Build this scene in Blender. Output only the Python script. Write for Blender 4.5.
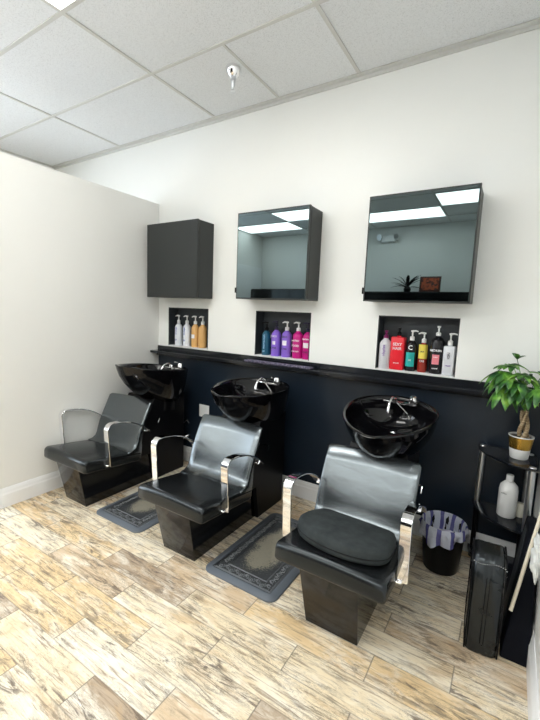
import bpy, bmesh, math, random
from mathutils import Vector, Matrix
random.seed(7)
for o in list(bpy.data.objects): bpy.data.objects.remove(o)
S = bpy.context.scene
C = S.collection
PI = math.pi
sin, cos = math.sin, math.cos

# ------------------------------------------------------------------ camera
cd = bpy.data.cameras.new('camera'); cam = bpy.data.objects.new('camera', cd); C.objects.link(cam)
cd.sensor_fit = 'VERTICAL'; cd.sensor_height = 36; cd.lens = 384.03/720*36; cd.clip_start = .02
r = Vector((0.84515298, 0.53306506, 0.03947248)); u = Vector((-0.09910384, 0.08370264, 0.99155045)); f = Vector((-0.52525695, 0.84192369, -0.12357033))
cam.matrix_world = Matrix(((r.x, u.x, -f.x, 2.9132), (r.y, u.y, -f.y, -2.5993), (r.z, u.z, -f.z, 1.4396), (0, 0, 0, 1)))
S.camera = cam
# ------------------------------------------------------------------ world, exposure
SKY = 6.0             # daylight let in by the added, unseen window
w = bpy.data.worlds.new('world'); S.world = w; w.use_nodes = True
w.node_tree.nodes['Background'].inputs[0].default_value = (.84, .92, 1, 1)
w.node_tree.nodes['Background'].inputs[1].default_value = SKY
S.view_settings.view_transform = 'Standard'; S.view_settings.look = 'None'
S.view_settings.gamma = 1; S.view_settings.use_curve_mapping = False
S.view_settings.exposure = 0.47
LIGHT = 9.0            # radiance of the ceiling panels
H = 2.995              # ceiling height
XR = 3.12; XL = -1.74; YF = -4.8
U = [0.316, 1.365, 2.33]      # shampoo chair centres

# ------------------------------------------------------------------ materials
def mat(name, col=(.8, .8, .8), rough=.5, metal=0, spec=.5, coat=0, trans=0, ior=1.45, emit=None, es=0):
    m = bpy.data.materials.new(name); m.use_nodes = True
    b = m.node_tree.nodes['Principled BSDF']; I = b.inputs
    I['Base Color'].default_value = (*col, 1); I['Roughness'].default_value = rough; I['Metallic'].default_value = metal
    I['Specular IOR Level'].default_value = spec; I['Coat Weight'].default_value = coat; I['Coat Roughness'].default_value = .05
    I['Transmission Weight'].default_value = trans; I['IOR'].default_value = ior
    if emit: I['Emission Color'].default_value = (*emit, 1); I['Emission Strength'].default_value = es
    return m
class N:
    """small node helper on a material"""
    def __init__(s, m): s.t = m.node_tree; s.b = s.t.nodes['Principled BSDF']
    def n(s, k, **kw):
        x = s.t.nodes.new(k)
        for a, v in kw.items(): setattr(x, a, v)
        return x
    def L(s, a, b): s.t.links.new(a, b)
    def put(s, sock, v):
        if hasattr(v, 'is_output') or isinstance(v, bpy.types.NodeSocket): s.L(v, sock)
        else: sock.default_value = v
    def m(s, op, a, b=0, c=0, clamp=False):
        x = s.n('ShaderNodeMath', operation=op, use_clamp=clamp)
        s.put(x.inputs[0], a); s.put(x.inputs[1], b); s.put(x.inputs[2], c)
        return x.outputs[0]
    def coord(s): return s.n('ShaderNodeTexCoord').outputs['Object']
    def sep(s, v):
        x = s.n('ShaderNodeSeparateXYZ'); s.L(v, x.inputs[0]); return x.outputs
    def comb(s, a, b, c=0):
        x = s.n('ShaderNodeCombineXYZ')
        for i, v in enumerate((a, b, c)): s.put(x.inputs[i], v)
        return x.outputs[0]
    def noise(s, v, scale, detail=3, rough=.5, dist=0, col=False):
        x = s.n('ShaderNodeTexNoise'); s.L(v, x.inputs['Vector']); x.inputs['Scale'].default_value = scale
        x.inputs['Detail'].default_value = detail; x.inputs['Roughness'].default_value = rough; x.inputs['Distortion'].default_value = dist
        return x.outputs['Color' if col else 'Fac']
    def map(s, v, sc=(1, 1, 1), loc=(0, 0, 0)):
        x = s.n('ShaderNodeMapping'); s.L(v, x.inputs[0]); x.inputs['Scale'].default_value = sc; x.inputs['Location'].default_value = loc
        return x.outputs[0]
    def ramp(s, v, stops, interp='LINEAR'):
        x = s.n('ShaderNodeValToRGB'); s.L(v, x.inputs[0]); e = x.color_ramp.elements; x.color_ramp.interpolation = interp
        while len(e) < len(stops): e.new(.5)
        for i, (p, c) in enumerate(stops):
            e[i].position = p; e[i].color = (*c, 1) if len(c) == 3 else c
        return x.outputs[0]
    def gr(s, v, a, b):
        if a < b: return s.ramp(v, [(a, (0, 0, 0)), (b, (1, 1, 1))])
        return s.ramp(v, [(b, (1, 1, 1)), (a, (0, 0, 0))])
    def mix(s, fac, a, b, mode='MIX'):
        x = s.n('ShaderNodeMix', data_type='RGBA', blend_type=mode)
        s.put(x.inputs[0], fac); 
        for i, v in ((6, a), (7, b)):
            if isinstance(v, tuple): x.inputs[i].default_value = (*v, 1)
            else: s.L(v, x.inputs[i])
        return x.outputs[2]
    def bump(s, h, st=.3, d=.01):
        x = s.n('ShaderNodeBump'); x.inputs['Strength'].default_value = st; x.inputs['Distance'].default_value = d
        s.L(h, x.inputs['Height']); s.L(x.outputs[0], s.b.inputs['Normal'])
    def base(s, v): s.L(v, s.b.inputs['Base Color'])
    def rough(s, v): s.L(v, s.b.inputs['Roughness'])

def paint(name, col, rough=.45, sc=60, st=.12, var=.03):
    m = mat(name, col, rough); n = N(m); c = n.coord()
    n.bump(n.noise(c, sc, 3), st, .002)
    v = n.noise(c, 1.3, 4, .6)
    n.base(n.mix(n.gr(v, .3, .75), tuple(x*(1-var) for x in col), col))
    return m
wall_m = paint('white_wall_paint', (.85, .86, .84), .38)
part_m = paint('cream_wall_paint', (.80, .80, .775), .5)
navy_m = paint('navy_wall_paint', (.011, .020, .034), .34, 90, .15, .25)
trim_m = mat('white_gloss_trim', (.85, .86, .87), .3)
niche_m = mat('charcoal_niche_paint', (.03, .036, .042), .5)
ledge_m = mat('black_lacquer_ledge', (.008, .01, .014), .18, coat=.3)
black_m = mat('black_gloss_laminate', (.004, .004, .005), .12, coat=.1)
bm_ = mat('black_matte_side', (.004, .004, .005), .35, spec=.2)
chrome_m = mat('chrome', (.88, .88, .9), .06, 1)
silver_m = mat('brushed_silver', (.72, .74, .77), .3, 1)
ceram_m = mat('black_ceramic', (.003, .003, .004), .05, spec=.4)
plastic_bk = mat('black_plastic', (.004, .004, .005), .32, spec=.18)
white_pl = mat('white_plastic', (.85, .86, .86), .35)
cab_m = mat('graphite_cabinet_laminate', (.022, .026, .026), .42)
glass_m = mat('smoked_mirror_door', (.105, .135, .14), .015, 1)
panel_m = mat('light_panel_diffuser', (1, 1, 1), .5, emit=(1, .995, .955), es=LIGHT)

def leather(name, rough, st):
    m = mat(name, (.008, .009, .010), rough, spec=1.0, ior=1.8, coat=.2); n = N(m); c = n.coord()
    m.node_tree.nodes['Principled BSDF'].inputs['Coat Roughness'].default_value = .2; m.node_tree.nodes['Principled BSDF'].inputs['Specular Tint'].default_value = (.82, .93, 1, 1)
    a = n.noise(n.map(c, (9, 14, 16)), 1.3, 4, .5, .5); b = n.noise(c, 260, 2)
    n.bump(n.m('ADD', n.m('MULTIPLY', a, 1.0), n.m('MULTIPLY', b, .03)), st, .012)
    n.rough(n.m('ADD', n.m('MULTIPLY', a, .04), rough-.02))
    return m
leath_m = leather('black_vinyl', .25, .07)
seat_m = leather('black_seat_vinyl', .24, .10); _i = seat_m.node_tree.nodes['Principled BSDF'].inputs; _i['IOR'].default_value = 1.5; _i['Specular IOR Level'].default_value = .42; _i['Coat Weight'].default_value = .12
leath2_m = leather('black_vinyl_smooth_case', .27, .03); leath2_m.node_tree.nodes['Principled BSDF'].inputs['IOR'].default_value = 1.5

# --- floor: whitewashed wood-look planks 0.592 x 0.143 laid in running bond along X
def floor_mat():
    m = mat('weathered_wood_plank_tile', rough=.4); n = N(m); x, y, z = n.sep(n.coord())
    ry = n.m('DIVIDE', n.m('ADD', y, 1.80), .1435); row = n.m('FLOOR', ry); fy = n.m('SUBTRACT', ry, row)
    par = n.m('ABSOLUTE', n.m('MODULO', row, 2))
    ux = n.m('SUBTRACT', n.m('DIVIDE', n.m('SUBTRACT', x, 1.368), .592), n.m('MULTIPLY', par, .5))
    col = n.m('FLOOR', ux); fx = n.m('SUBTRACT', ux, col)
    wn = n.n('ShaderNodeTexWhiteNoise', noise_dimensions='2D'); n.L(n.comb(col, row), wn.inputs['Vector'])
    rnd = wn.outputs['Value']; rx, rg, rb = n.sep(wn.outputs['Color'])
    pv = n.comb(n.m('ADD', x, n.m('MULTIPLY', rx, 17)), n.m('ADD', y, n.m('MULTIPLY', rg, 9)), n.m('MULTIPLY', rb, 5))
    base = n.ramp(rnd, [(0, (.82, .72, .54)), (.22, (.76, .58, .34)), (.42, (.80, .68, .48)), (.58, (.46, .36, .26)), (.74, (.86, .79, .64)), (.90, (.64, .50, .34))], 'CONSTANT')
    cloud = n.noise(n.map(pv, (3, 9, 1)), 1.4, 5, .65, .8)
    base = n.mix(n.gr(cloud, .46, .68), base, (.88, .82, .70))
    warm = n.noise(n.map(pv, (2, 6, 1), (4, 2, 0)), 1.7, 4, .6, 1.2)
    base = n.mix(n.m('MULTIPLY', n.gr(warm, .50, .68), .5), base, (.52, .33, .15))
    grain = n.noise(n.map(pv, (6, 75, 1)), 1.0, 6, .7, 1.0)
    base = n.mix(n.m('MULTIPLY', n.gr(grain, .5, .64), .8), base, (.25, .18, .12))
    # dark weathered streaks and scribbles
    st = n.noise(n.map(pv, (4.5, 20, 1), (1, 7, 0)), 1.0, 8, .72, 1.8)
    cl = n.noise(n.map(pv, (2.2, 5, 1), (9, 3, 0)), 1.3, 3, .5, .4)
    msk = n.m('MULTIPLY', n.gr(st, .50, .60), n.gr(cl, .42, .56))
    base = n.mix(n.m('MULTIPLY', msk, .85), base, (.12, .09, .07))
    cr = n.noise(n.map(pv, (14, 46, 1), (2, 5, 0)), 1.0, 6, .65, 2.5)
    crm = n.m('MULTIPLY', n.gr(n.m('ABSOLUTE', n.m('SUBTRACT', cr, .5)), .018, .0), n.gr(cl, .40, .52))
    base = n.mix(n.m('MULTIPLY', crm, .7), base, (.10, .08, .06))
    # knots
    v = n.n('ShaderNodeTexVoronoi', feature='F1'); n.L(n.map(pv, (2.1, 5.2, 1)), v.inputs['Vector']); v.inputs['Scale'].default_value = 1.0; v.inputs['Randomness'].default_value = 1
    d = n.m('ADD', v.outputs['Distance'], n.m('MULTIPLY', n.noise(pv, 40, 3), .05))
    ring = n.m('MULTIPLY', n.m('SINE', n.m('MULTIPLY', d, 120)), n.gr(d, .15, .06))
    base = n.mix(n.m('MULTIPLY', n.m('MAXIMUM', ring, 0), .5), base, (.20, .13, .08))
    # joints
    ex = n.m('MULTIPLY', n.m('MINIMUM', fx, n.m('SUBTRACT', 1, fx)), .592); ey = n.m('MULTIPLY', n.m('MINIMUM', fy, n.m('SUBTRACT', 1, fy)), .1435)
    jx = n.gr(ex, .0028, .0012); jy = n.m('MULTIPLY', n.gr(ey, .0022, .0008), .65)
    j = n.m('MAXIMUM', jx, jy)
    base = n.mix(n.m('MULTIPLY', j, .85), base, (.13, .11, .09))
    n.base(base)
    n.bump(n.m('SUBTRACT', n.m('MULTIPLY', grain, .3), j), .25, .003)
    n.rough(n.m('ADD', .34, n.m('MULTIPLY', cloud, .2)))
    return m
floor_m = floor_mat()
def tile_mat():
    m = mat('fissured_ceiling_tile', rough=.9, spec=.2); n = N(m); c = n.coord()
    a = n.noise(c, 210, 3, .6); b = n.noise(c, 75, 3, .7, .8)
    k = n.m('MULTIPLY', n.gr(a, .50, .36), n.gr(b, .40, .56))
    n.base(n.mix(n.m('MULTIPLY', k, .55), (.81, .83, .85), (.40, .41, .42)))
    n.bump(n.m('SUBTRACT', b, k), .3, .004)
    return m
tile_m = tile_mat()
tbar_m = mat('ceiling_grid_metal', (.62, .62, .60), .5)

# ------------------------------------------------------------------ mesh helpers
def box(bm, x0, x1, y0, y1, z0, z1, bev=0, seg=2, mi=0):
    b = bmesh.new()
    vs = [b.verts.new((x, y, z)) for z in (z0, z1) for y in (y0, y1) for x in (x0, x1)]
    for q in ((0, 2, 3, 1), (4, 5, 7, 6), (0, 1, 5, 4), (2, 6, 7, 3), (0, 4, 6, 2), (1, 3, 7, 5)): b.faces.new([vs[i] for i in q])
    if bev: bmesh.ops.bevel(b, geom=b.edges[:], offset=bev, segments=seg, affect='EDGES', profile=.5)
    for fc in b.faces: fc.material_index = mi
    merge(bm, b)
def merge(bm, b):
    me = bpy.data.meshes.new('t'); b.to_mesh(me); b.free(); bm.from_mesh(me); bpy.data.meshes.remove(me)
def frames(path):
    P = [Vector(p) for p in path]; T = []
    for i in range(len(P)):
        a = P[max(i-1, 0)]; c = P[min(i+1, len(P)-1)]; T.append((c-a).normalized())
    up = Vector((0, 0, 1)) if abs(T[0].z) < .9 else Vector((1, 0, 0))
    nrm = T[0].cross(up).normalized(); out = []
    for i in range(len(P)):
        nrm = (nrm - T[i]*nrm.dot(T[i])).normalized(); out.append((P[i], nrm, T[i].cross(nrm)))
    return out
def tube(bm, path, rad, n=10, cap=True, closed=False):
    F = frames(path); R = rad if isinstance(rad, (list, tuple)) else [rad]*len(F); rings = []
    for (p, a, b), q in zip(F, R):
        rings.append([bm.verts.new(p + (a*cos(t) + b*sin(t))*q) for t in [2*PI*i/n for i in range(n)]])
    for A, B in zip(rings, rings[1:] + ([rings[0]] if closed else [])):
        for i in range(n): bm.faces.new((A[i], A[(i+1) % n], B[(i+1) % n], B[i]))
    if cap and not closed:
        bm.faces.new(list(reversed(rings[0]))); bm.faces.new(rings[-1])
def strap(bm, path, wx, th):
    """flat bar swept along a path in the YZ plane; wx wide along X, th thick"""
    P = [Vector(p) for p in path]; rings = []
    for i, p in enumerate(P):
        t = (P[min(i+1, len(P)-1)] - P[max(i-1, 0)]).normalized(); nn = Vector((0, -t.z, t.y)); X = Vector((wx/2, 0, 0)); c = .0015
        Xi = Vector((wx/2-c, 0, 0)); h = nn*(th/2); hi = nn*(th/2-c)
        rings.append([bm.verts.new(p+q) for q in (-X-hi, -Xi-h, Xi-h, X-hi, X+hi, Xi+h, -Xi+h, -X+hi)])
    for A, B in zip(rings, rings[1:]):
        for i in range(8): bm.faces.new((A[i], A[(i+1) % 8], B[(i+1) % 8], B[i]))
    bm.faces.new(list(reversed(rings[0]))); bm.faces.new(rings[-1])
def lathe(bm, prof, cx=0, cy=0, n=28, sx=1, sy=1, mi=0):
    rings = []
    for (rr, z) in prof:
        if rr < 1e-6: rings.append([bm.verts.new((cx, cy, z))])
        else: rings.append([bm.verts.new((cx + rr*sx*cos(2*PI*i/n), cy + rr*sy*sin(2*PI*i/n), z)) for i in range(n)])
    for A, B in zip(rings, rings[1:]):
        if len(A) == 1 and len(B) == 1: continue
        for i in range(n):
            j = (i+1) % n
            if len(A) == 1: fc = bm.faces.new((A[0], B[j], B[i]))
            elif len(B) == 1: fc = bm.faces.new((A[i], A[j], B[0]))
            else: fc = bm.faces.new((A[i], A[j], B[j], B[i]))
            fc.material_index = mi
def round_poly(pts, rads, seg=5):
    out = []; n = len(pts)
    for i in range(n):
        p = Vector(pts[i]); a = Vector(pts[i-1]); b = Vector(pts[(i+1) % n]); rr = rads[i] if isinstance(rads, (list, tuple)) else rads
        if rr <= 0: out.append(tuple(p)); continue
        da = (a-p).normalized(); db = (b-p).normalized(); ang = da.angle(db); d = rr/math.tan(ang/2)
        s = p+da*d; e = p+db*d; c = p + (da+db).normalized()*(rr/sin(ang/2))
        v0 = s-c; v1 = e-c; tot = v0.angle(v1); sg = 1 if (v0.x*v1.y - v0.y*v1.x) > 0 else -1
        for k in range(seg+1):
            t = sg*tot*k/seg; out.append((c.x + v0.x*cos(t)-v0.y*sin(t), c.y + v0.x*sin(t)+v0.y*cos(t)))
    return out
def inset(poly, d):
    n = len(poly); ar = sum(poly[i][0]*poly[(i+1) % n][1]-poly[(i+1) % n][0]*poly[i][1] for i in range(n)); sg = 1 if ar > 0 else -1; out = []
    for i in range(n):
        a, b, c = Vector(poly[i-1]), Vector(poly[i]), Vector(poly[(i+1) % n])
        e = ((b-a).normalized() + (c-b).normalized())
        if e.length < 1e-9: out.append(tuple(b)); continue
        e.normalize(); out.append((b.x - sg*e.y*d, b.y + sg*e.x*d))
    return out
def prism(bm, poly, x0, x1, bev=.008, nseg=1, warp=None, axis='x', mi=0):
    """polygon extruded along an axis with rounded rims. axis x: poly=(y,z); axis z: poly=(x,y); axis y: poly=(x,z)"""
    st = [(x0, bev), (x0+bev*.3, bev*.3), (x0+bev, 0)] + [(x0+bev+(x1-x0-2*bev)*k/nseg, 0) for k in range(1, nseg)] + [(x1-bev, 0), (x1-bev*.3, bev*.3), (x1, bev)]
    if bev <= 0: st = [(x0+(x1-x0)*k/nseg, 0) for k in range(nseg+1)]
    rings = []
    for X, d in st:
        q = inset(poly, d) if d else poly; R = []
        for a, b in q:
            p = Vector((X, a, b)) if axis == 'x' else (Vector((a, b, X)) if axis == 'z' else Vector((a, X, b)))
            if warp: p = Vector(warp(p))
            R.append(bm.verts.new(p))
        rings.append(R)
    n = len(poly)
    for A, B in zip(rings, rings[1:]):
        for i in range(n): bm.faces.new((A[i], A[(i+1) % n], B[(i+1) % n], B[i])).material_index = mi
    bm.faces.new(list(reversed(rings[0]))).material_index = mi; bm.faces.new(rings[-1]).material_index = mi
def obj(name, bm, m, parent=None, loc=None, smooth=True, ang=40):
    bmesh.ops.recalc_face_normals(bm, faces=bm.faces[:])
    me = bpy.data.meshes.new(name); bm.to_mesh(me); bm.free()
    for k in (m if isinstance(m, (list, tuple)) else [m]): me.materials.append(k)
    if smooth:
        me.polygons.foreach_set('use_smooth', [True]*len(me.polygons)); me.set_sharp_from_angle(angle=math.radians(ang))
    o = bpy.data.objects.new(name, me); C.objects.link(o)
    if loc: o.location = loc
    if parent: o.parent = parent
    return o
def tag(o, label=None, cat=None, group=None, kind=None):
    if label: o['label'] = label
    if cat: o['category'] = cat
    if group: o['group'] = group
    if kind: o['kind'] = kind
    return o
def thing(name, label, cat, loc=(0, 0, 0), group=None, rz=0):
    o = bpy.data.objects.new(name, None); C.objects.link(o); o.location = loc; o.rotation_euler = (0, 0, rz); o.empty_display_size = .1
    return tag(o, label, cat, group)
KIDS = {}
def copy_tree(o, parent=None):
    kids = [k for k in list(bpy.data.objects) if k.parent == o]
    c = o.copy(); C.objects.link(c)
    if parent: c.parent = parent
    for k in kids: copy_tree(k, c)
    return c
def struct(name, bm, m, parent=None, smooth=False):
    o = obj(name, bm, m, parent, smooth=smooth)
    if not parent: tag(o, kind='structure')
    return o
NB = bmesh.new
def lettering(text, size, m, parent, M, name='lettering', bold=.0):
    """raised letters; M places the text plane (x right, y up, z out)"""
    cu = bpy.data.curves.new('txt', 'FONT'); cu.body = text; cu.size = size; cu.extrude = .0004; cu.align_x = 'CENTER'; cu.align_y = 'CENTER'; cu.offset = bold; cu.resolution_u = 2
    t = bpy.data.objects.new('txt', cu); C.objects.link(t)
    me = bpy.data.meshes.new_from_object(t.evaluated_get(bpy.context.evaluated_depsgraph_get()))
    bpy.data.objects.remove(t); me.transform(M); me.materials.clear(); me.materials.append(m)
    o = bpy.data.objects.new(name, me); C.objects.link(o); o.parent = parent
    return o

# ------------------------------------------------------------------ room shell
b = NB(); box(b, XL-.1, XR+.1, YF-.1, .1, -.1, 0); struct('floor', b, floor_m)
# back wall with three niche openings
NX = [.134, 1.139, 2.143]; NW = .4985; NZ0, NZ1 = 1.086, 1.447; ND = .11; ZW = 1.076
b = NB()
box(b, XL, XR+.1, 0, .16, 0, ZW-.02, mi=1)
box(b, XL, XR+.1, 0, .16, ZW-.02, NZ0); box(b, XL, XR+.1, 0, .16, NZ1, H+.1)
xs = [XL] + [v for x in NX for v in (x, x+NW)] + [XR+.1]
for i in range(0, len(xs), 2): box(b, xs[i], xs[i+1], 0, .16, NZ0, NZ1)
for x in NX: box(b, x, x+NW, ND+.01, .16, NZ0, NZ1)
wb = struct('wall_back', b, [wall_m, navy_m])
for x in NX:
    b = NB(); t = .006
    box(b, x, x+NW, ND, ND+.01, NZ0, NZ1); box(b, x, x+t, .001, ND, NZ0, NZ1); box(b, x+NW-t, x+NW, .001, ND, NZ0, NZ1); box(b, x+t, x+NW-t, .001, ND, NZ1-t, NZ1)
    obj('niche_lining', b, niche_m, wb, smooth=False)
    b = NB(); box(b, x+t, x+NW-t, -.004, ND, NZ0-.001, NZ0+.004, .001, 1); obj('niche_sill', b, trim_m, wb, smooth=False)
WY0, WY1, WZ0, WZ1 = -3.5, -1.7, .5, 2.75  # unseen window opening, added in the left wall to brighten the room
b = NB(); box(b, XL-.1, XL, YF, WY0, 0, H+.1); box(b, XL-.1, XL, WY1, .16, 0, H+.1); box(b, XL-.1, XL, WY0, WY1, 0, WZ0); box(b, XL-.1, XL, WY0, WY1, WZ1, H+.1)
struct('wall_left', b, part_m)
b = NB()
for yy in (WY0, (WY0+WY1)/2-.02, WY1-.04): box(b, XL-.08, XL-.02, yy, yy+.04, WZ0, WZ1)
box(b, XL-.08, XL-.02, WY0, WY1, WZ0, WZ0+.04); box(b, XL-.08, XL-.02, WY0, WY1, WZ1-.04, WZ1)
struct('added_window_1', b, trim_m)
b = NB(); box(b, XR, XR+.1, YF, 0, 0, H+.1); struct('wall_right', b, wall_m)
b = NB(); box(b, XL-.1, XR+.1, YF-.1, YF, 0, H+.1); struct('wall_front', b, part_m)
# low partition on the left
b = NB(); box(b, -.11, 0, -1.425, 0, 0, 2.4); struct('wall_partition', b, part_m)
b = NB(); box(b, -.125, .006, -1.455, -1.4251, 0, 2.405, .004); struct('trim_1', b, trim_m)
def baseboard(name, p0, p1, nrm):
    """p0->p1 along the wall, nrm = unit vector into the room"""
    prof = round_poly([(0, 0), (.016, 0), (.016, .092), (.012, .104), (.010, .118), (.004, .138), (0, .138)], 0)
    b = NB(); p0 = Vector(p0); p1 = Vector(p1); nv = Vector(nrm)
    R = [[b.verts.new(p + nv*a + Vector((0, 0, z))) for a, z in prof] for p in (p0, p1)]
    n = len(prof)
    for i in range(n): b.faces.new((R[0][i], R[0][(i+1) % n], R[1][(i+1) % n], R[1][i]))
    b.faces.new(R[0]); b.faces.new(R[1]); struct(name, b, trim_m)
baseboard('baseboard_partition', (0.0005, -1.425, 0), (0.0005, -.017, 0), (1, 0, 0))
baseboard('baseboard_back', (0, -.0005, 0), (XR, -.0005, 0), (0, -1, 0))
baseboard('baseboard_right', (XR-.0005, -.017, 0), (XR-.0005, YF, 0), (-1, 0, 0))
# ceiling: tiles above a metal grid
G0 = 1.9105; B0 = -.6878
b = NB(); box(b, XL-.1, XR+.1, YF-.1, .16, H+.006, H+.1); ceil = struct('ceiling', b, tile_m)
b = NB(); hw = .011
gx = [G0 + 1.2192*k for k in range(-2, 1)] + [G0 - 3*1.2192 + .61*0]
for x in gx:
    if XL < x < XR: box(b, x-hw, x+hw, YF, 0, H, H+.0075)
gy = [B0 - .6096*k for k in range(0, 7)]
for y in gy: box(b, XL, XR, y-hw, y+hw, H-.0005, H+.007)
box(b, G0-.61-hw*.8, G0-.61+hw*.8, B0, 0, H+.0003, H+.0068)
box(b, XL, XR, -.045, 0, H-.004, H+.004); box(b, XL, XR, -.012, 0, H-.022, H+.004)
box(b, XL, XL+.025, YF, 0, H-.004, H+.004); box(b, XR-.025, XR, YF, 0, H-.004, H+.004); box(b, XL, XR, YF, YF+.025, H-.004, H+.004)
struct('ceiling_grid', b, tbar_m, ceil)
b = NB(); box(b, XL, XL+.035, -4.75, -3.85, 0, 2.35, .003, 1); dr = struct('door_1', b, trim_m)
b = NB(); tube(b, [(XL+.035, -3.95, 1.0), (XL+.075, -3.95, 1.0), (XL+.08, -4.06, 1.0)], .009, 8); obj('handle', b, chrome_m, dr)
# recessed light panels
cells = [(G0-1.2192, B0-2*.6096, 'recessed ceiling light panel overhead at the upper left corner of the photo'),
         (G0-1.2192, B0-6*.6096, 'ceiling light panel reflected as the lower bar in the right mirrored cabinet'),
         (G0, B0-5*.6096, 'ceiling light panel reflected as the upper bar in the right mirrored cabinet'),
         (G0-3*1.2192, B0-6*.6096, 'ceiling light panel reflected as the lower bar in the middle mirrored cabinet'),
         (G0-2*1.2192, B0-5*.6096, 'ceiling light panel reflected as the upper bar in the middle mirrored cabinet')]
for x, y, lb in cells:
    t = thing('ceiling_light', lb, 'light', (x+.61, y+.305, H-.004), 'recessed ceiling light panels')
    X0, X1, Y0, Y1 = -.59, .59, -.286, .286
    b = NB(); box(b, X0, X1, Y0, Y1, .002, .009); obj('diffuser', b, panel_m, t, smooth=False)
    b = NB(); box(b, X0-.012, X0, Y0-.012, Y1+.012, 0, .01); box(b, X1, X1+.012, Y0-.012, Y1+.012, 0, .01); box(b, X0, X1, Y0-.012, Y0, 0, .01); box(b, X0, X1, Y1, Y1+.012, 0, .01)
    obj('frame', b, tbar_m, t, smooth=False)

# ------------------------------------------------------------------ ledge along the back wall
b = NB(); box(b, .001, XR-.001, -.107, -.001, 1.013, 1.035, .002, 1)
tag(b and (lg := obj('ledge', b, ledge_m)), 'long black lacquered ledge running along the back wall above the basins', 'ledge')
b = NB(); box(b, .001, XR-.001, -.014, -.001, 1.0352, ZW+.002, .002, 1); obj('upstand', b, ledge_m, lg)
b = NB(); box(b, .001, XR-.001, -.03, -.001, .985, 1.0128, .002, 1); obj('support_rail', b, ledge_m, lg)

# ------------------------------------------------------------------ wall cabinets
def cabinet(i, label):
    x0 = .0734 + 1.0103*i; W = .6067; Z0, Z1 = 1.5322, 2.1667
    t = thing('wall_cabinet', label, 'cabinet', (x0+W/2, 0, Z0), 'wall cabinets over the basins'); h = Z1-Z0
    b = NB(); box(b, -W/2+.003, W/2-.003, -.174, -.001, 0.002, h-.002, .002, 1); obj('body', b, cab_m, t, smooth=False)
    b = NB(); box(b, -W/2+.016, W/2-.016, -.183, -.1741, .01, h-.01); obj('gasket', b, plastic_bk, t, smooth=False)
    b = NB(); box(b, -W/2, W/2, -.203, -.183, 0, h, .0015, 1)
    d = obj('door', b, cab_m, t, smooth=False)
    b = NB(); box(b, -W/2+.008, W/2-.008, -.2055, -.2031, .008, h-.008, .001, 1); obj('mirror_panel' if i else 'door_panel', b, glass_m if i else cab_m, d, smooth=False)
    if i:
        b = NB(); box(b, -W/2-.010, -W/2-.0005, -.208, -.172, .045, .085, .002, 1); obj('latch', b, plastic_bk, t, smooth=False)
cabinet(0, 'plain graphite wall cabinet at the left near the corner, without a mirror')
cabinet(1, 'middle smoked-mirror wall cabinet above the purple and pink bottles')
cabinet(2, 'rightmost smoked-mirror wall cabinet above the red bottle niche')

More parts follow.
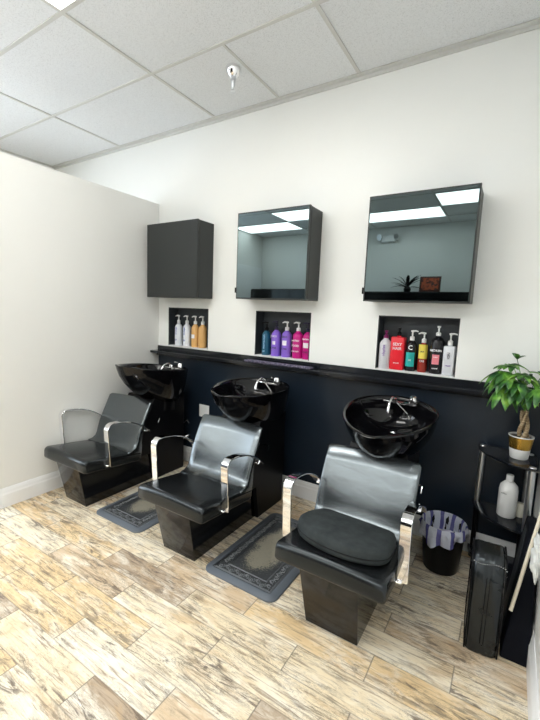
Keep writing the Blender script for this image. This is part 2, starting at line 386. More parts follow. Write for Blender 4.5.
# ------------------------------------------------------------------ shampoo chairs with basins
OY = .6
def shampoo_chair(label):
    t = thing('shampoo_chair', label, 'salon chair', (U[0], -OY, 0), 'shampoo chairs with basins')
    def Y(y): return y+OY
    b = NB()      # tapered base below the seat
    poly = [(-1.068, 0), (-.45, 0), (-.45, .30), (-1.125, .30)]
    def wp(p):
        k = p.z/.30; return (p.x*(1+.09*k)+.010*(1-k), p.y, p.z)
    prism(b, [(Y(a), c) for a, c in poly], -.127, .127, .004, 1, wp); obj('base', b, black_m, t, ang=25)
    b = NB()      # pedestal that carries the basin
    poly = [(-.46, 0), (-.13, 0), (-.13, .70), (-.47, .70), (-.60, .42), (-.62, .24), (-.50, .24)]
    prism(b, [(Y(a), c) for a, c in poly], -.165, .165, .005); obj('pedestal', b, bm_, t, ang=25)
    b = NB()      # seat
    poly = round_poly([(Y(-1.155), .300), (Y(-.68), .255), (Y(-.67), .330), (Y(-1.15), .388)], [.022, .03, .02, .030], 6)
    prism(b, poly, -.258, .258, .016, 8, lambda p: (p.x, p.y, p.z + (.010*(1-(p.x/.258)**2) if p.z > .32 else 0)))
    obj('seat', b, seat_m, t, ang=60)
    b = NB()      # seat underside pan
    prism(b, round_poly([(Y(-1.10), .286), (Y(-.66), .245), (Y(-.66), .262), (Y(-1.10), .3)], 0), -.235, .235, .003); obj('seat_pan', b, bm_, t)
    b = NB()      # backrest: curved slab
    inner = [(-.80, .352), (-.765, .356), (-.735, .372), (-.716, .40), (-.700, .44), (-.672, .50), (-.64, .56), (-.605, .63), (-.572, .695)]
    outer = [(-.552, .700), (-.548, .690), (-.575, .62), (-.605, .55), (-.635, .48), (-.655, .42), (-.665, .36), (-.672, .31), (-.69, .275), (-.80, .30)]
    poly = [(Y(a), c) for a, c in inner+outer]
    prism(b, poly, -.256, .256, .012, 12, lambda p: (p.x, p.y - .022*(p.x/.256)**2*max(0, min(1, (p.z-.36)/.15)), p.z + (.006*(1-(p.x/.256)**2) if p.z > .66 else 0)))
    obj('backrest', b, leath_m, t, ang=60)
    for s in (-1, 1):
        b = NB(); x = s*.284
        path = [(x, Y(-.985), .318), (x, Y(-.990), .40), (x, Y(-.997), .50), (x, Y(-1.002), .575)]
        for k in range(1, 8):
            a = PI*.5*k/7; path.append((x, Y(-1.002+.045*(1-cos(a))), .575+.045*sin(a)))
        path += [(x, Y(-.90), .617), (x, Y(-.84), .606), (x, Y(-.78), .586), (x, Y(-.72), .556), (x, Y(-.67), .522), (x, Y(-.64), .49)]
        strap(b, path, .046, .008)
        a = obj('armrest', b, chrome_m, t, ang=30)
        b = NB(); box(b, min(x, s*.235), max(x, s*.235), Y(-1.0), Y(-.97), .312, .322, .002, 1); obj('bracket', b, chrome_m, a)
        b = NB(); box(b, min(x, s*.235), max(x, s*.235), Y(-.66), Y(-.62), .485, .494, .002, 1)
        obj('bracket', b, chrome_m, a)
    b = NB(); tube(b, [(.16, Y(-.49), .555), (.245, Y(-.49), .555), (.252, Y(-.495), .55), (.252, Y(-.51), .52)], .0035, 8); obj('recline_lever', b, chrome_m, t)
    # basin --- built round its own pivot
    bz = .895
    def rim(th, sc=1.0, ys=0):
        c_, s_ = cos(th), sin(th)          # th=0 : front (-y)
        if c_ > 0: x = .262*s_*(1-.20*c_*c_); y = -.40*c_
        else: x = .262*s_; y = -.235*c_
        return x*sc, y*sc+ys
    b = NB(); n = 48
    lv = [(.42, -.285, .10), (.60, -.245, .078), (.75, -.19, .054), (.86, -.13, .032), (.935, -.07, .014), (.975, -.028, .004), (.985, -.006, 0), (1.0, .004, 0), (.985, .010, 0), (.93, .006, 0), (.90, -.010, .0), (.86, -.05, .008), (.74, -.10, .025), (.55, -.145, .04), (.25, -.175, .05), (.06, -.178, .055)]
    rings = []
    for sc, z, ys in lv:
        R = []
        for k in range(n):
            th = 2*PI*k/n; x, y = rim(th, sc, ys)
            zz = z + .016*max(0, cos(th))**3*(1 if z > -.06 else .2)     # raised front lip
            if abs(th if th < PI else th-2*PI) < .42 and z > -.02: zz -= .009*(cos((th if th < PI else th-2*PI)/.42*PI)+1)/2
            R.append(b.verts.new((x, y, zz)))
        rings.append(R)
    for A, B in zip(rings, rings[1:]):
        for k in range(n): b.faces.new((A[k], A[(k+1) % n], B[(k+1) % n], B[k]))
    b.faces.new(rings[0]); b.faces.new(rings[-1])
    bs = obj('basin', b, ceram_m, t, ang=70); bs.location = (.03, Y(-.35), bz); bs.location.z += .035; bs.rotation_euler = (math.radians(-5), 0, 0)
    b = NB(); lathe(b, [(0, -.176), (.026, -.176), (.030, -.173), (.030, -.169), (.022, -.169), (.020, -.172), (0, -.172)], 0, .055, 20); obj('drain', b, chrome_m, bs)
    b = NB()    # mixer deck, spout, lever and hose
    box(b, -.09, .11, .155, .180, -.014, .000, .005, 2)
    lathe(b, [(0, .0), (.024, .0), (.024, .03), (.018, .045), (0, .047)], .09, .165, 16); tube(b, [(.09, .165, .045), (.085, .10, .055)], .0045, 8)
    lathe(b, [(0, .0), (.020, .0), (.018, .02), (0, .024)], -.02, .165, 16)
    obj('faucet', b, chrome_m, bs)
    b = NB(); tube(b, [(-.02, .165, .022), (-.025, .13, .035), (-.03, .09, .018), (-.03, .065, -.015), (-.03, .06, -.04)], [.006, .006, .007, .009, .011], 12)
    tube(b, [(-.02, .165, 0), (.03, .14, -.03), (.07, .12, -.055), (.09, .09, -.075)], .004, 8); obj('spray_hose', b, chrome_m, bs)
    b = NB(); lathe(b, [(0, -.36), (.11, -.36), (.11, -.30), (.10, -.25), (0, -.25)], 0, .07, 24); obj('basin_neck', b, bm_, bs)
    return t
sc0 = shampoo_chair('black shampoo chair with chrome arms beside the left partition wall')
sc1 = copy_tree(sc0); sc1.location.x = U[1]; sc1['label'] = 'middle black shampoo chair, glossy and empty, standing between the two floor mats'
sc2 = copy_tree(sc0); sc2.location.x = U[2]+.008; sc2.location.y -= .012; sc2['label'] = 'black shampoo chair nearest the bin with a grey booster cushion on its seat'
for sc, ang, dz, dx in ((sc0, -5, .003, .045), (sc1, 3, -.022, -.01), (sc2, 10, -.035, -.008)):      # each basin swivels at its own tilt
    for k in sc.children:
        if k.name.startswith('basin'): k.rotation_euler = (math.radians(ang), 0, 0); k.location.z += dz; k.location.x += dx

# booster cushion on the third chair
def cushion_mat():
    m = mat('charcoal_cushion_fabric', (.028, .034, .036), .85, spec=.25); n = N(m); c = n.coord()
    a = n.noise(c, 300, 2); v = n.noise(c, 14, 4, .6)
    n.base(n.mix(n.gr(v, .3, .75), (.020, .025, .027), (.045, .053, .055))); n.bump(n.m('ADD', a, n.m('MULTIPLY', v, 2)), .35, .004); return m
cush_m = cushion_mat()
b = NB(); pl = [(-.225*cos(PI*k/22)**1 if k != 11 else 0, -.03-.145*abs(sin(PI*k/22))**.85) for k in range(23)] + [(.222, .02), (.212, .08), (.195, .115), (.165, .13), (0, .132), (-.15, .13), (-.18, .115), (-.205, .07), (-.220, .02)]
prism(b, pl, 0, .068, .018, 2, lambda p: (p.x, p.y, p.z+(.006 if p.z > .05 else 0)), axis='z')
t = thing('booster_cushion', 'charcoal rounded booster cushion lying on the seat of the right shampoo chair', 'cushion', (2.345, -.955, .381)); t.rotation_euler = (math.radians(-6), 0, math.radians(-3))
obj('cushion_cover', b, cush_m, t, ang=70)
b = NB(); pp = inset(pl, -.001); tube(b, [(x, y, .030) for x, y in pp], .0022, 6, closed=True); obj('seam', b, plastic_bk, t)
b = NB(); box(b, -.05, -.03, -.161, -.158, .012, .018); obj('care_tag', b, white_pl, t)

# ------------------------------------------------------------------ floor mats
def mat_mat():
    m = mat('worn_rubber_mat', (.1, .1, .1), .55); n = N(m); x, y, z = n.sep(n.coord()); c = n.coord()
    ax = n.m('ABSOLUTE', x); ay = n.m('ABSOLUTE', y)
    d = n.m('MINIMUM', n.m('SUBTRACT', .232, ax), n.m('SUBTRACT', .38, ay))
    base = n.mix(n.gr(d, .040, .046), (.105, .122, .145), (.045, .050, .056))
    sp = n.noise(c, 120, 3, .7); big = n.noise(n.map(c, (1, 1, 1), (3, 1, 0)), 9, 5, .7)
    e = n.m('SUBTRACT', 1, n.m('ADD', n.m('POWER', n.m('DIVIDE', ax, .125), 2), n.m('POWER', n.m('DIVIDE', ay, .27), 2)))
    k = n.m('ADD', e, n.m('ADD', n.m('MULTIPLY', n.m('SUBTRACT', big, .5), 1.5), n.m('MULTIPLY', n.m('SUBTRACT', sp, .5), 2.2)))
    base = n.mix(n.m('MULTIPLY', n.gr(k, .15, .45), n.gr(d, .105, .115)), base, (.30, .28, .22))
    lt = n.noise(c, 60, 4, .7); base = n.mix(n.m('MULTIPLY', n.m('MULTIPLY', n.gr(lt, .5, .7), n.gr(d, .045, .05)), .35), base, (.16, .17, .17))
    n.base(base); n.bump(sp, .3, .003); return m
matm = mat_mat(); relief_m = mat('worn_grey_relief', (.17, .18, .19), .6)
def spiral(cx, cy, r0, turns, a0, sg, z, k=14):
    return [(cx + r0*(1-q/k*.85)*cos(a0+sg*2*PI*turns*q/k), cy + r0*(1-q/k*.85)*sin(a0+sg*2*PI*turns*q/k), z) for q in range(k+1)]
def floor_mat_obj(x, y, label):
    t = thing('floor_mat', label, 'mat', (x, y, 0), 'anti-fatigue mats between the chairs')
    b = NB(); pl = round_poly([(-.232, -.38), (.232, -.38), (.232, .38), (-.232, .38)], .05, 6)
    rings = []
    for d, z in ((0, 0), (0, .008), (.004, .011), (.032, .018), (.040, .0185), (.043, .0165)):
        rings.append([b.verts.new((a, c, z)) for a, c in inset(pl, d)])
    for A, B in zip(rings, rings[1:]):
        for i in range(len(A)): b.faces.new((A[i], A[(i+1) % len(A)], B[(i+1) % len(A)], B[i]))
    b.faces.new(rings[0]); b.faces.new(rings[-1]); obj('mat_pad', b, matm, t, ang=50)
    b = NB(); z = .0170
    for hx, hy in ((.184, .332), (.178, .326), (.128, .276), (.123, .271)):
        tube(b, [(-hx, -hy, z), (hx, -hy, z), (hx, hy, z), (-hx, hy, z)], .0016, 4, closed=True)
    def scrolls(p0, dx, dy, cnt):
        for q in range(cnt):
            s = 1 if q % 2 else -1; cx = p0[0]+dx*(q+.5); cy = p0[1]+dy*(q+.5)
            nx, ny = (0, 1) if abs(dx) > 0 else (1, 0)
            step = abs(dx)+abs(dy)
            tube(b, spiral(cx+nx*s*.005, cy+ny*s*.005, .0145, 1.3, (PI if dx else -PI/2) if s > 0 else (PI if dx else -PI/2), -s, z), .0018, 4)
            tube(b, [(cx-dx*.5+nx*s*-.012, cy-dy*.5+ny*s*-.012, z), (cx-dx*.3+nx*s*.002, cy-dy*.3+ny*s*.002, z), (cx-dx*.1+nx*s*.017, cy-dy*.1+ny*s*.017, z), (cx+dx*.3+nx*s*.012, cy+dy*.3+ny*s*.012, z)], .0014, 4)
            tube(b, [(cx+dx*.45, cy+dy*.45, z), (cx+dx*.3-nx*s*.014, cy+dy*.3-ny*s*.014, z)], .002, 4)
    for yy in (-.302, .302): scrolls((-.17, yy), .034, 0, 10)
    for xx in (-.153, .153): scrolls((xx, -.272), 0, .034, 16)
    obj('scroll_relief', b, relief_m, t, ang=60)
floor_mat_obj(.795, -.705, 'small-looking grey rubber floor mat between the left and middle shampoo chairs')
floor_mat_obj(1.815, -.715, 'grey rubber floor mat with worn beige centre between middle and right shampoo chairs')

# ------------------------------------------------------------------ bottles
def m_(name, col, rough=.3, **k): return mat(name, col, rough, **k)
BM = dict(white=m_('white_bottle', (.80, .83, .88)), amber=m_('amber_shampoo', (.72, .42, .16), .25), teal=m_('dark_teal_bottle', (.01, .09, .16), .3),
          violet=m_('violet_bottle', (.26, .14, .66), .35), magenta=m_('magenta_bottle', (.55, .01, .22), .3), red=m_('red_bottle', (.75, .015, .03), .3),
          frost=m_('frosted_bottle', (.62, .62, .66), .25), black=m_('black_bottle', (.012, .012, .015), .25), clear=m_('pale_bottle', (.66, .68, .72), .25), gold=m_('red_gold_bottle', (.30, .03, .02), .25))
LM = dict(white=m_('white_print', (.85, .85, .87)), blue=m_('blue_print', (.12, .14, .45)), pink=m_('pink_label', (.75, .22, .26)), aqua=m_('aqua_label', (.02, .42, .40)),
          yellow=m_('yellow_label', (.80, .66, .10)), dark=m_('dark_print', (.04, .04, .06)), lilac=m_('pale_blue_print', (.40, .62, .85)), purple=m_('purple_print', (.22, .10, .40)), cherry=m_('cherry_label', (.40, .02, .03)))
PM = dict(white=white_pl, dark=m_('dark_indigo_pump', (.02, .015, .05)), black=plastic_bk, purple=m_('plum_cap', (.18, .01, .10)))
def bottle(x, y, z, rad, h, body, pump, label, group, lab=None, texts=(), square=False, shoulder=.72, nozzle='pump', ph=.06, turn=0, sy=1.0):
    t = thing('pump_bottle', label, 'bottle', (x, y, z), group, rz=turn)
    t.scale = (1.05, 1.05, 1.17) if x < 1 else ((1.10,)*3 if x < 2 else (1, 1, 1.03))
    sh = h-.03; b = NB()
    if square:
        pl = round_poly([(-rad, -rad*.72), (rad, -rad*.72), (rad, rad*.72), (-rad, rad*.72)], rad*.3, 4)
        prism(b, pl, 0, h-.012, .007, 1, axis='z'); lathe(b, [(.014, h-.014), (.014, h), (0, h)], n=14)
    else:
        lathe(b, [(0, 0), (rad*.93, 0), (rad, .006), (rad, sh*shoulder/.72*.86 if shoulder < .72 else sh-.012), (rad*.93, sh), (rad*.72, sh+.012), (rad*.42, sh+.022), (rad*.38, h), (0, h)], n=24)
    obj('bottle_body', b, BM[body], t, ang=50)
    if nozzle:
        b = NB(); pr = min(.015, rad*.5)
        lathe(b, [(0, h-.004), (pr, h-.004), (pr, h+.018), (pr*.6, h+.022), (.005, h+.024), (.005, h+ph-.012), (.010, h+ph-.010), (.011, h+ph), (0, h+ph+.001)], n=14)
        if nozzle == 'pump': tube(b, [(0, 0, h+ph-.005), (-.02, -.004, h+ph-.003), (-.036, -.006, h+ph-.010)], [.007, .0055, .004], 8)
        if nozzle == 'right': tube(b, [(0, 0, h+ph-.005), (.02, -.004, h+ph-.002), (.036, -.006, h+ph-.006)], [.007, .0055, .004], 8)
        obj('pump', b, PM[pump], t, ang=40)
    if lab:
        lm, z0, z1, wf = lab; b = NB()
        if square: box(b, -rad*wf, rad*wf, -rad*.72-.0008, -rad*.72+.001, z0, z1)
        else:
            n = 12; a0 = PI*1.5-wf; vs = []
            for k in range(n+1):
                a = a0+2*wf*k/n; vs.append((b.verts.new((rad*1.01*cos(a), rad*1.01*sin(a), z0)), b.verts.new((rad*1.01*cos(a), rad*1.01*sin(a), z1))))
            for p, q in zip(vs, vs[1:]): b.faces.new((p[0], q[0], q[1], p[1]))
        obj('paper_label', b, LM[lm], t)
    for s, size, tz, tm, rot in texts:
        M = Matrix.Translation((0, -(rad*.72 if square else rad)-.0018, tz)) @ Matrix.Rotation(PI/2, 4, 'X') @ Matrix.Rotation(rot, 4, 'Z')
        lettering(s, size, LM[tm], t, M, bold=.0003)
    return t
zs = NZ0+.0042; yb = .055
import_dir = Vector
def sx(i, fr): return NX[i] + fr
G = ['pump bottles in the left niche', 'pump bottles in the middle niche', 'pump bottles in the right niche']
bottle(.215, yb, zs, .034, .185, 'white', 'white', 'white pump bottle with blue print, leftmost in the left niche', G[0], texts=(('biolage', .022, .12, 'blue', PI/2), ('KP', .02, .045, 'blue', 0)))
bottle(.322, yb, zs, .034, .185, 'white', 'white', 'white pump bottle standing next to the amber bottles in the left niche', G[0], texts=(('biolage', .022, .12, 'blue', PI/2), ('KP', .02, .045, 'blue', 0)))
bottle(.428, yb, zs, .034, .185, 'amber', 'white', 'amber pump bottle with white label, third from left in the left niche', G[0], lab=('white', .07, .10, .55))
bottle(.518, yb, zs, .036, .185, 'amber', 'white', 'plain amber pump bottle standing rightmost in the left niche', G[0])
bottle(1.215, yb, zs, .034, .185, 'teal', 'black', 'dark teal pump bottle with pale lettering, leftmost in the middle niche', G[1], texts=(('moroccan', .026, .10, 'lilac', PI/2), ('oil', .018, .03, 'lilac', 0)))
bottle(1.309, yb, zs, .036, .195, 'violet', 'dark', 'violet pump bottle with a dark pump in the middle niche', G[1], lab=('white', .085, .11, .35), texts=(('JOICO', .018, .145, 'white', 0), ('K-PAK', .018, .06, 'dark', 0)))
bottle(1.406, yb, zs, .036, .195, 'violet', 'white', 'violet pump bottle with a white pump, central in the middle niche', G[1], lab=('white', .085, .12, .5), texts=(('JOICO', .018, .145, 'dark', 0), ('K-PAK', .018, .06, 'dark', 0)))
bottle(1.508, yb, zs, .038, .195, 'magenta', 'white', 'magenta pump bottle with a white pump in the middle niche', G[1], texts=(('MATRIX', .017, .125, 'white', 0), ('FOOD', .02, .09, 'white', 0), ('FOR SOFT', .013, .05, 'white', 0)))
bottle(1.592, yb, zs, .034, .195, 'magenta', 'dark', 'magenta pump bottle with a dark pump against the middle niche side', G[1], lab=('white', .08, .115, .6), texts=(('MATRIX', .014, .14, 'white', 0), ('FOOD', .014, .05, 'dark', 0)))
bottle(2.194, .035, zs, .040, .20, 'frost', 'purple', 'frosted bottle with plum pump, leftmost in the right niche', G[2], nozzle='dome', ph=.05, texts=(('olaplex', .026, .12, 'purple', PI/2),))
bottle(2.278, .042, zs, .046, .225, 'red', 'black', 'red square bottle with pale lettering in the right niche', G[2], square=True, nozzle='dome', ph=.045, texts=(('SEXY', .026, .165, 'white', 0), ('HAIR', .026, .138, 'white', 0), ('smooth', .012, .045, 'white', 0)))
bottle(2.362, .045, zs, .034, .20, 'black', 'white', 'black pump bottle with aqua label in the right niche', G[2], lab=('aqua', .03, .12, .9), nozzle='right', texts=(('C', .04, .15, 'white', 0), ('OI', .016, .07, 'white', 0)))
bottle(2.435, .055, zs, .029, .19, 'gold', 'white', 'slim yellow and red pump bottle in the right niche', G[2], lab=('yellow', .085, .175, 1.2), texts=(('CHI', .018, .07, 'white', 0), ('SILK', .012, .13, 'dark', 0)))
bottle(2.520, .045, zs, .040, .235, 'black', 'white', 'tall black pump bottle with pink label in the right niche', G[2], lab=('pink', .06, .12, .55), nozzle='dome', texts=(('REDKEN', .018, .145, 'white', 0), ('color', .012, .105, 'white', 0), ('extend', .012, .035, 'white', 0)))
bottle(2.596, .028, zs, .034, .19, 'clear', 'white', 'pale grey bottle with angled white pump, rightmost in the right niche', G[2], nozzle='right', square=True, ph=.065, texts=(('ION', .022, .12, 'dark', PI/2), ('repair', .014, .06, 'purple', 0)))

# purple towel on the ledge
def towel_mat():
    m = mat('purple_patterned_towel', (.1, .08, .14), .8); n = N(m); c = n.coord()
    n.base(n.mix(n.gr(n.noise(c, 70, 3, .7), .42, .6), (.04, .04, .075), (.24, .21, .30))); return m
b = NB(); 
pl = round_poly([(1.10, -.100), (1.70, -.103), (1.705, -.045), (1.11, -.04)], .01, 3)
prism(b, pl, 1.0355, 1.060, .008, 2, lambda p: (p.x, p.y, p.z-(.004*(1+sin(p.x*31+p.y*20)) if p.z > 1.05 else 0)), axis='z')
tag(obj('folded_cloth', b, towel_mat(), ang=60), 'purple patterned cloth folded flat on the black ledge below the middle niche', 'cloth')

# ------------------------------------------------------------------ wall plate, water valve
t = thing('wall_outlet', 'white outlet plate on the navy wall behind the middle basin', 'outlet', (.607, 0, .52))
b = NB(); box(b, -.058, .058, -.007, -.001, -.057, .057, .002, 2); obj('cover_plate', b, white_pl, t)
for dx in (-.026, .026):
    b = NB(); box(b, dx-.016, dx+.016, -.0085, -.0068, -.034, .034, .0006, 1); obj('socket', b, trim_m, t)
def valve(x, z, lb):
    t = thing('water_valve', lb, 'valve', (x, 0, z), 'water shut-off valves low on the wall')
    b = NB(); tube(b, [(0, -.002, 0), (0, -.012, 0)], .028, 16); tube(b, [(0, -.01, 0), (0, -.07, 0)], .010, 10); obj('pipe', b, chrome_m, t)
    b = NB(); tube(b, [(0, -.06, 0), (0, -.066, 0), (0, -.088, 0), (0, -.095, 0)], [.018, .025, .025, .012], 16); obj('knob', b, white_pl, t)
    b = NB(); tube(b, [(0, -.05, 0), (0, -.055, .05), (.0, -.07, .11), (.05, -.09, .16), (.10, -.11, .2), (-.0+.14, -.12, .18)], .005, 8); obj('supply_hose', b, chrome_m, t)
valve(.395, .24, 'white shut-off valve low on the wall right of the left basin pedestal')

# ------------------------------------------------------------------ sprinkler
t = thing('ceiling_sprinkler', 'chrome fire sprinkler hanging from the ceiling tile', 'sprinkler', (1.222, -.475, H))
b = NB(); lathe(b, [(0, .004), (.050, .004), (.052, -.002), (.047, -.018), (.036, -.045), (.028, -.052), (.026, -.056), (.0, -.056)], n=28); obj('escutcheon', b, chrome_m, t)
b = NB(); lathe(b, [(0, -.05), (.019, -.056), (.019, -.075), (.013, -.078), (.011, -.10), (.008, -.104), (.008, -.130), (0, -.13)], n=20); obj('sprinkler_body', b, silver_m, t)
b = NB()
for k in range(2):
    s = 1 if k else -1; tube(b, [(s*.011, 0, -.10), (s*.016, 0, -.115), (s*.012, 0, -.135), (0, 0, -.142)], .0028, 6)
lathe(b, [(0, -.140), (.018, -.141), (.018, -.144), (0, -.145)], n=20); obj('deflector', b, silver_m, t)

# ------------------------------------------------------------------ corner shelf unit
cx, cy = XR-.022, -.022
t = thing('corner_shelf', 'black quarter-round corner shelf unit with silver poles at the right', 'shelf', (cx, cy, 0))
for z in (.05, .345, .692):
    b = NB(); R = .288
    pl = [(0, 0)] + [(-R*cos(a), -R*sin(a)) for a in [PI/2*k/20 for k in range(21)]]
    prism(b, pl, z, z+.012, .002, 1, axis='z'); obj('shelf_board', b, ledge_m, t, ang=30)
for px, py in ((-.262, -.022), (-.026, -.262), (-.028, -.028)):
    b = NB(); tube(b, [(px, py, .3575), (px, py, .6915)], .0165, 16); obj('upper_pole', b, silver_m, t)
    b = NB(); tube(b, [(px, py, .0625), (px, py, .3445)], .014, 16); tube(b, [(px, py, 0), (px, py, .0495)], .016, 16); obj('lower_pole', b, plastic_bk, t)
    b = NB(); lathe(b, [(0, .7045), (.017, .7045), (.015, .709), (0, .710)], px, py, 18); obj('pole_cap', b, silver_m, t)

# potted money tree
px, py, pz = 3.012, -.150, .7045
t = thing('potted_plant', 'braided money tree in a white and gold pot on the corner shelf', 'plant', (px, py, pz))
b = NB(); lathe(b, [(0, 0), (.041, 0), (.044, .004), (.050, .055)], n=32, mi=0)
lathe(b, [(.050, .055), (.060, .118), (.0602, .121)], n=32, mi=1); lathe(b, [(.0602, .121), (.0605, .126), (.056, .126), (.0565, .118), (.0565, .112)], n=32, mi=0)
gold_m = mat('gold_glaze', (.55, .33, .06), .25, .85); N(gold_m)
obj('pot', b, [white_pl, gold_m], t, ang=35)
soil_m = mat('potting_soil', (.03, .02, .012), .95)
b = NB(); lathe(b, [(0, .119), (.056, .116)], n=20); obj('soil', b, soil_m, t)
bark_m = mat('braided_bark', (.42, .32, .2), .8); n_ = N(bark_m); c_ = n_.coord(); n_.base(n_.mix(n_.gr(n_.noise(n_.map(c_, (30, 30, 90)), 2, 4), .4, .65), (.26, .17, .09), (.55, .44, .28)))
b = NB()
for k in range(3):
    a0 = 2*PI*k/3; pts = []
    for q in range(17):
        v = q/16; a = a0+v*3.6; rr = .019*(1-.55*v)+.003; pts.append((rr*cos(a)-.008*v+.01, rr*sin(a), .098+.165*v))
    tube(b, pts, [.0115-.003*q/16 for q in range(17)], 8)
obj('trunk', b, bark_m, t, ang=70)
leaf_m = mat('money_tree_leaf', (.05, .17, .03), .35, spec=.5); n_ = N(leaf_m); c_ = n_.coord()
n_.base(n_.ramp(n_.noise(n_.map(c_, (1, 1, 1)), 16, 2), [(.30, (.015, .060, .020)), (.46, (.035, .13, .025)), (.58, (.13, .34, .04)), (.70, (.30, .48, .08))]))
leaf_m.node_tree.nodes['Principled BSDF'].inputs['Subsurface Weight'].default_value = 0
fb = NB(); sb = NB()
def leaflet(bm, o, d, L, W, droop):
    d = Vector(d).normalized(); side = d.cross(Vector((0, 0, 1)))
    if side.length < .1: side = Vector((1, 0, 0))
    side.normalize(); up = side.cross(d).normalized(); n = 8; rows = []
    for q in range(n+1):
        v = q/n; wd = W*(sin(PI*min(1, v**.85))**.62)*.5 if 0 < v < 1 else .0008
        p = o + d*(L*v) - Vector((0, 0, 1))*(droop*L*v*v)
        rows.append((bm.verts.new(p-side*wd+up*wd*.35), bm.verts.new(p), bm.verts.new(p+side*wd+up*wd*.35)))
    for A, B in zip(rows, rows[1:]):
        bm.faces.new((A[0], A[1], B[1], B[0])); bm.faces.new((A[1], A[2], B[2], B[1]))
top = Vector((.002, 0, .262))
rnd = random.Random(5)
def palm(c, nl, L, tilt, ph, el=.1, dr=.45):
    c = Vector(c); mid = (top+c)/2 + Vector((0, 0, .03)); tube(sb, [top, mid, c], [.0028, .0022, .0018], 6)
    for k in range(nl):
        a = ph + 2*PI*k/nl*.86; q = Vector((cos(a), sin(a), el + rnd.uniform(-.12, .12))) + Vector(tilt)
        leaflet(fb, c, q, L*rnd.uniform(.8, 1.08), L*.42, dr*rnd.uniform(.7, 1.3))
# cluster centres relative to the pot (x right, y towards the wall, z up)
palm((-.075, -.02, .500), 5, .085, (-.2, -.3, -.1), .4, .25, .5)
palm((-.060, .0, .535), 3, .07, (.3, 0, .5), .6, .5, .3)
palm((-.115, -.05, .470), 6, .11, (-.1, -.2, -.35), 1.0, .0, .6)
palm((-.100, -.08, .400), 6, .115, (-.1, -.2, -.8), 1.4, -.3, .4)
palm((-.045, -.11, .425), 7, .09, (0, -.3, -.2), 2.0, .0, .7)
palm((.000, -.12, .400), 7, .085, (.1, -.3, -.4), .1, -.1, .6)
palm((.055, -.05, .470), 6, .07, (.0, -.1, .1), .9, .3, .3)
palm((-.055, .03, .445), 7, .09, (0, 0, -.1), .5, .1, .5)
palm((.045, -.15, .41), 6, .085, (.1, -.1, -.45), 1.7, -.1, .6)
palm((-.095, -.01, .49), 6, .09, (-.4, -.1, .1), 3.0, .3, .4)
palm((-.115, -.03, .44), 6, .10, (-.2, -.2, -.5), 2.2, -.1, .5)
palm((-.06, -.10, .39), 6, .09, (0, -.2, -.6), .9, -.2, .5)
palm((.03, -.02, .43), 6, .09, (0, .1, -.1), .3, .1, .5)
palm((-.02, -.06, .46), 7, .08, (0, -.2, 0), 1.2, .2, .5)
palm((-.08, -.12, .44), 6, .08, (-.1, -.3, -.2), .2, .1, .6)
for _v in fb.verts:
    _v.co.x = min(_v.co.x, XR-.004-px); _v.co.y = min(_v.co.y, -.004-py)
obj('stem', sb, leaf_m, t, ang=60); lf = obj('foliage', fb, leaf_m, t, ang=60)
sm = lf.modifiers.new('thick', 'SOLIDIFY'); sm.thickness = .0008

# white bottle and a small jar on the middle shelf
t = thing('product_bottle', 'tall white capped bottle on the middle shelf of the corner unit', 'bottle', (2.985, -.140, .3575))
b = NB(); lathe(b, [(0, 0), (.043, 0), (.047, .005), (.047, .150), (.043, .176), (.026, .196), (.016, .200), (.016, .204), (0, .204)], n=28); obj('bottle_body', b, white_pl, t)
b = NB(); lathe(b, [(0, .2042), (.0185, .2042), (.0185, .235), (.016, .238), (0, .238)], n=20); obj('cap', b, white_pl, t)
lettering('color', .014, LM['dark'], t, Matrix.Rotation(-.45, 4, 'Z') @ Matrix.Translation((0, -.0482, .14)) @ Matrix.Rotation(PI/2, 4, 'X'))
b = NB(); lathe(b, [(0, 0), (.022, 0), (.023, .004), (.023, .055), (.018, .062), (.018, .075), (0, .076)], 0, 0, 20)
tag(obj('small_jar', b, mat('ivory_jar', (.72, .70, .60), .4), None, (3.048, -.105, .3575)), 'small ivory jar behind the tall white bottle on the corner unit', 'jar')

# ------------------------------------------------------------------ waste bin with striped liner
def bag_mat():
    m = mat('striped_bin_liner', (.6, .6, .7), .25, spec=.6); n = N(m); x, y, z = n.sep(n.coord())
    a = n.m('ARCTAN2', y, x); s = n.m('SINE', n.m('ADD', n.m('MULTIPLY', a, 11), n.m('MULTIPLY', n.noise(n.coord(), 14, 2), 1.5)))
    n.base(n.mix(n.gr(s, .45, .55), (.60, .63, .74), (.13, .13, .36)))
    nn = n.n('ShaderNodeMath'); n.bump(n.noise(n.coord(), 26, 4, .6, 1), .6, .02)
    return m
t = thing('waste_bin', 'black waste bin with a blue striped liner on the floor by the wall', 'bin', (2.69, -.265, 0))
b = NB(); lathe(b, [(0, 0), (.092, 0), (.095, .006), (.118, .262), (.121, .27), (.115, .27), (.092, .012), (0, .012)], n=36); obj('bin_body', b, plastic_bk, t)
b = NB(); n = 60; rings = []
for rr, z, wv in ((.040, .13, 0), (.085, .135, 0), (.103, .18, .006), (.108, .23, .004), (.113, .272, .001), (.119, .280, .001), (.124, .274, .001), (.127, .255, .003), (.128, .225, .006), (.127, .20, .01)):
    R = []
    for k in range(n):
        a = 2*PI*k/n; q = rr + wv*sin(a*9+z*30)+wv*.6*sin(a*17+1)
        zz = z + (0 if z != .20 else .030*sin(a*2+2.2)+.012*sin(a*7)) + (0 if z > .14 else .01*sin(a*3))
        R.append(b.verts.new((q*cos(a), q*sin(a), zz)))
    rings.append(R)
for A, B in zip(rings, rings[1:]):
    for k in range(n): b.faces.new((A[k], A[(k+1) % n], B[(k+1) % n], B[k]))
b.faces.new(rings[0]); obj('bin_liner', b, bag_mat(), t, ang=80)
b = NB(); bmesh.ops.create_icosphere(b, subdivisions=3, radius=.06)
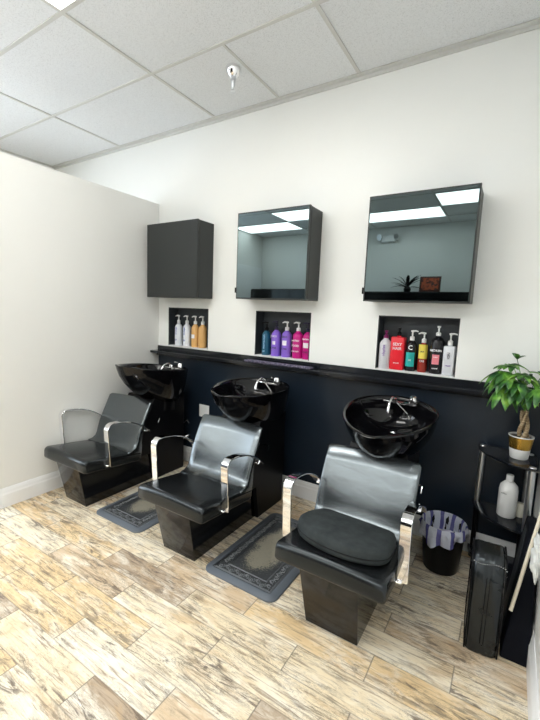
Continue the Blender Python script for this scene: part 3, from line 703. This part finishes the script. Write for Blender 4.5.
for v in b.verts: v.co = Vector((v.co.x*1.1, v.co.y*.8, v.co.z*.5))*(1+.18*sin(v.co.x*70)*cos(v.co.y*60+v.co.z*80))
tag(obj('crumpled_paper', b, mat('lilac_white_paper', (.72, .70, .84), .6), None, (2.705, -.262, .192)), 'crumpled white paper lying inside the striped liner of the bin', 'paper')

# ------------------------------------------------------------------ black case, folded panel, stick, bag by the right wall
leath2_m.node_tree.nodes['Principled BSDF'].inputs['Specular IOR Level'].default_value = .45; leath2_m.node_tree.nodes['Principled BSDF'].inputs['Coat Weight'].default_value = .12
t = thing('black_case', 'black padded case with a beaded zip standing upright on the floor', 'case', (2.925, -.70, 0), rz=math.radians(4))
b = NB()
pl = round_poly([(-.118, 0), (.10, 0), (.10, .37), (.04, .445), (-.07, .435), (-.118, .35)], [.012, .02, .05, .03, .05, .12], 6)
prism(b, pl, -.062, .062, .018, 8, lambda p: (p.x, p.y - (.006*(1-abs(p.x)/.062)) + (.005 if abs(p.x) < .004 else 0), p.z)); obj('case_shell', b, leath2_m, t, ang=55)
b = NB()
for s in (-1, 1):
    pq = inset(pl, .004); pth = [(s*.0625, a, c) for a, c in pq]; tube(b, pth, .0035, 6, closed=True)
obj('piping', b, plastic_bk, t)
b = NB()
for k in range(15):
    v = k/14; x = -.058+.116*v; bmesh.ops.create_icosphere(b, subdivisions=1, radius=.0024, matrix=Matrix.Translation((x, -.094, .408-.006*sin(v*PI*2))))
for k in range(5): bmesh.ops.create_icosphere(b, subdivisions=1, radius=.0024, matrix=Matrix.Translation((.064, -.094-.004*k, .40-.022*k)))
obj('zip_beads', b, silver_m, t)
for dx in (-.006, .006):
    b = NB(); tube(b, [(dx, -.1265, .06), (dx, -.1275, .20), (dx, -.1265, .30), (dx, -.118, .36)], .0014, 6); obj('seam', b, plastic_bk, t)

t = thing('folding_panel', 'black folded fabric board leaning against the right wall beside the case', 'folding board', (3.05, -.55, 0))
b = NB()
pl = round_poly([(-.235, 0), (.16, 0), (.25, .47), (.03, .47), (-.20, .12)], [.01, .01, .03, .06, .08], 4)
prism(b, pl, -.046, .062, .008, 1, lambda p: (.062-(.062-p.x)*(1-1.35*p.z), p.y, p.z)); obj('panel_body', b, mat('black_canvas', (.004, .005, .009), .7, spec=.15), t)
b = NB(); prism(b, round_poly([(-.14, .02), (.02, .02), (.19, .44), (.10, .45)], [.01]*4, 3), -.053, -.047, .002, 1, lambda p: (.062-(.062-p.x)*(1-1.35*p.z), p.y, p.z)); obj('panel_flap', b, mat('charcoal_canvas', (.014, .018, .022), .6), t)
b = NB(); tube(b, [(3.024, -.79, .235), (3.065, -.68, .42), (3.105, -.57, .60)], .0075, 10)
tag(obj('wooden_stick', b, mat('pale_wood', (.72, .66, .52), .5)), 'pale wooden stick leaning diagonally across the black board by the right wall', 'stick')
b = NB(); bmesh.ops.create_icosphere(b, subdivisions=4, radius=1)
for v in b.verts:
    c = v.co.copy(); v.co = Vector((c.x*.022, c.y*.05, c.z*.10))*(1+.12*sin(c.z*9+c.y*5)+.10*sin(c.x*8+c.z*13))
tag(obj('plastic_bag', b, mat('white_translucent_plastic', (.72, .74, .72), .4), None, (3.092, -.765, .49)), 'crumpled white plastic bag hanging at the right wall above the stick', 'bag')

# ------------------------------------------------------------------ far side of the room, seen in the mirrored doors
t = thing('storage_cabinet', 'tall black cabinet seen reflected along the bottom of the right mirrored door', 'cabinet', (1.5, YF+.22, 0))
b = NB(); box(b, -1.0, 1.2, -.215, .2, .0, 1.86, .004); obj('body', b, black_m, t)
for k in range(4):
    b = NB(); box(b, -1.0+.55*k+.004, -1.0+.55*(k+1)-.004, .201, .218, .02, 1.85, .002, 1); d = obj('door', b, black_m, t)
    b = NB(); tube(b, [(-1.0+.55*k+.5, .235, 1.0), (-1.0+.55*k+.5, .235, 1.2)], .006, 8); obj('handle', b, chrome_m, d)
t = thing('storage_cabinet', 'tall black cabinet seen reflected along the bottom of the middle mirrored door', 'cabinet', (-.94, YF+.22, 0))
b = NB(); box(b, -.78, .6, -.215, .2, 0, 1.90, .004); obj('body', b, black_m, t)
for k in range(2):
    b = NB(); box(b, -.776+.69*k, -.09+.69*k, .201, .218, .02, 1.88, .002, 1); obj('door', b, black_m, t)
t = thing('emergency_light', 'white emergency light with two lamps reflected in the right mirrored door', 'emergency light', (.93, YF, 2.79)); t.scale = (.82, 1, 1)
b = NB(); box(b, -.15, .15, .002, .07, -.05, .05, .01); obj('housing', b, white_pl, t)
for s in (-1, 1):
    b = NB(); tube(b, [(s*.15, .05, .05), (s*.17, .09, .03), (s*.175, .13, .02)], [.03, .05, .055], 16); hd = obj('lamp_head', b, white_pl, t)
    b = NB(); tube(b, [(s*.1752, .131, .02), (s*.1755, .133, .0195)], .045, 16); obj('lens', b, silver_m, hd)
t = thing('picture_frame', 'small reddish framed picture reflected low in the right mirrored door', 'picture', (1.72, YF+.3, 1.862)); t.rotation_euler = (math.radians(6), 0, 0)
b = NB(); box(b, -.16, .16, 0, .02, 0, .25, .004); obj('frame', b, mat('dark_wood_frame', (.06, .02, .012), .4), t)
pm = mat('rust_print', (.4, .1, .04), .5); n_ = N(pm); n_.base(n_.mix(n_.gr(n_.noise(n_.coord(), 22, 3), .45, .55), (.45, .09, .03), (.03, .02, .02)))
b = NB(); box(b, -.13, .13, .0202, .022, .03, .22); obj('print', b, pm, t, smooth=False)
t = thing('flower_arrangement', 'dark spiky dried arrangement beside the picture, reflected in right mirrored door', 'plant', (1.37, YF+.3, 1.862))
b = NB(); lathe(b, [(0, 0), (.05, 0), (.06, .05), (.035, .09), (.03, .09), (.0, .02)], n=20); obj('vase', b, plastic_bk, t)
b = NB(); rr = random.Random(3)
for k in range(24):
    a = rr.uniform(0, 2*PI); e = rr.uniform(.1, 1.1); L = rr.uniform(.22, .40); d = Vector((cos(a)*cos(e), sin(a)*cos(e)*.5, sin(e)))
    leaflet(b, Vector((0, 0, .07)), d, L, .045, .3)
obj('foliage', b, plastic_bk, t)
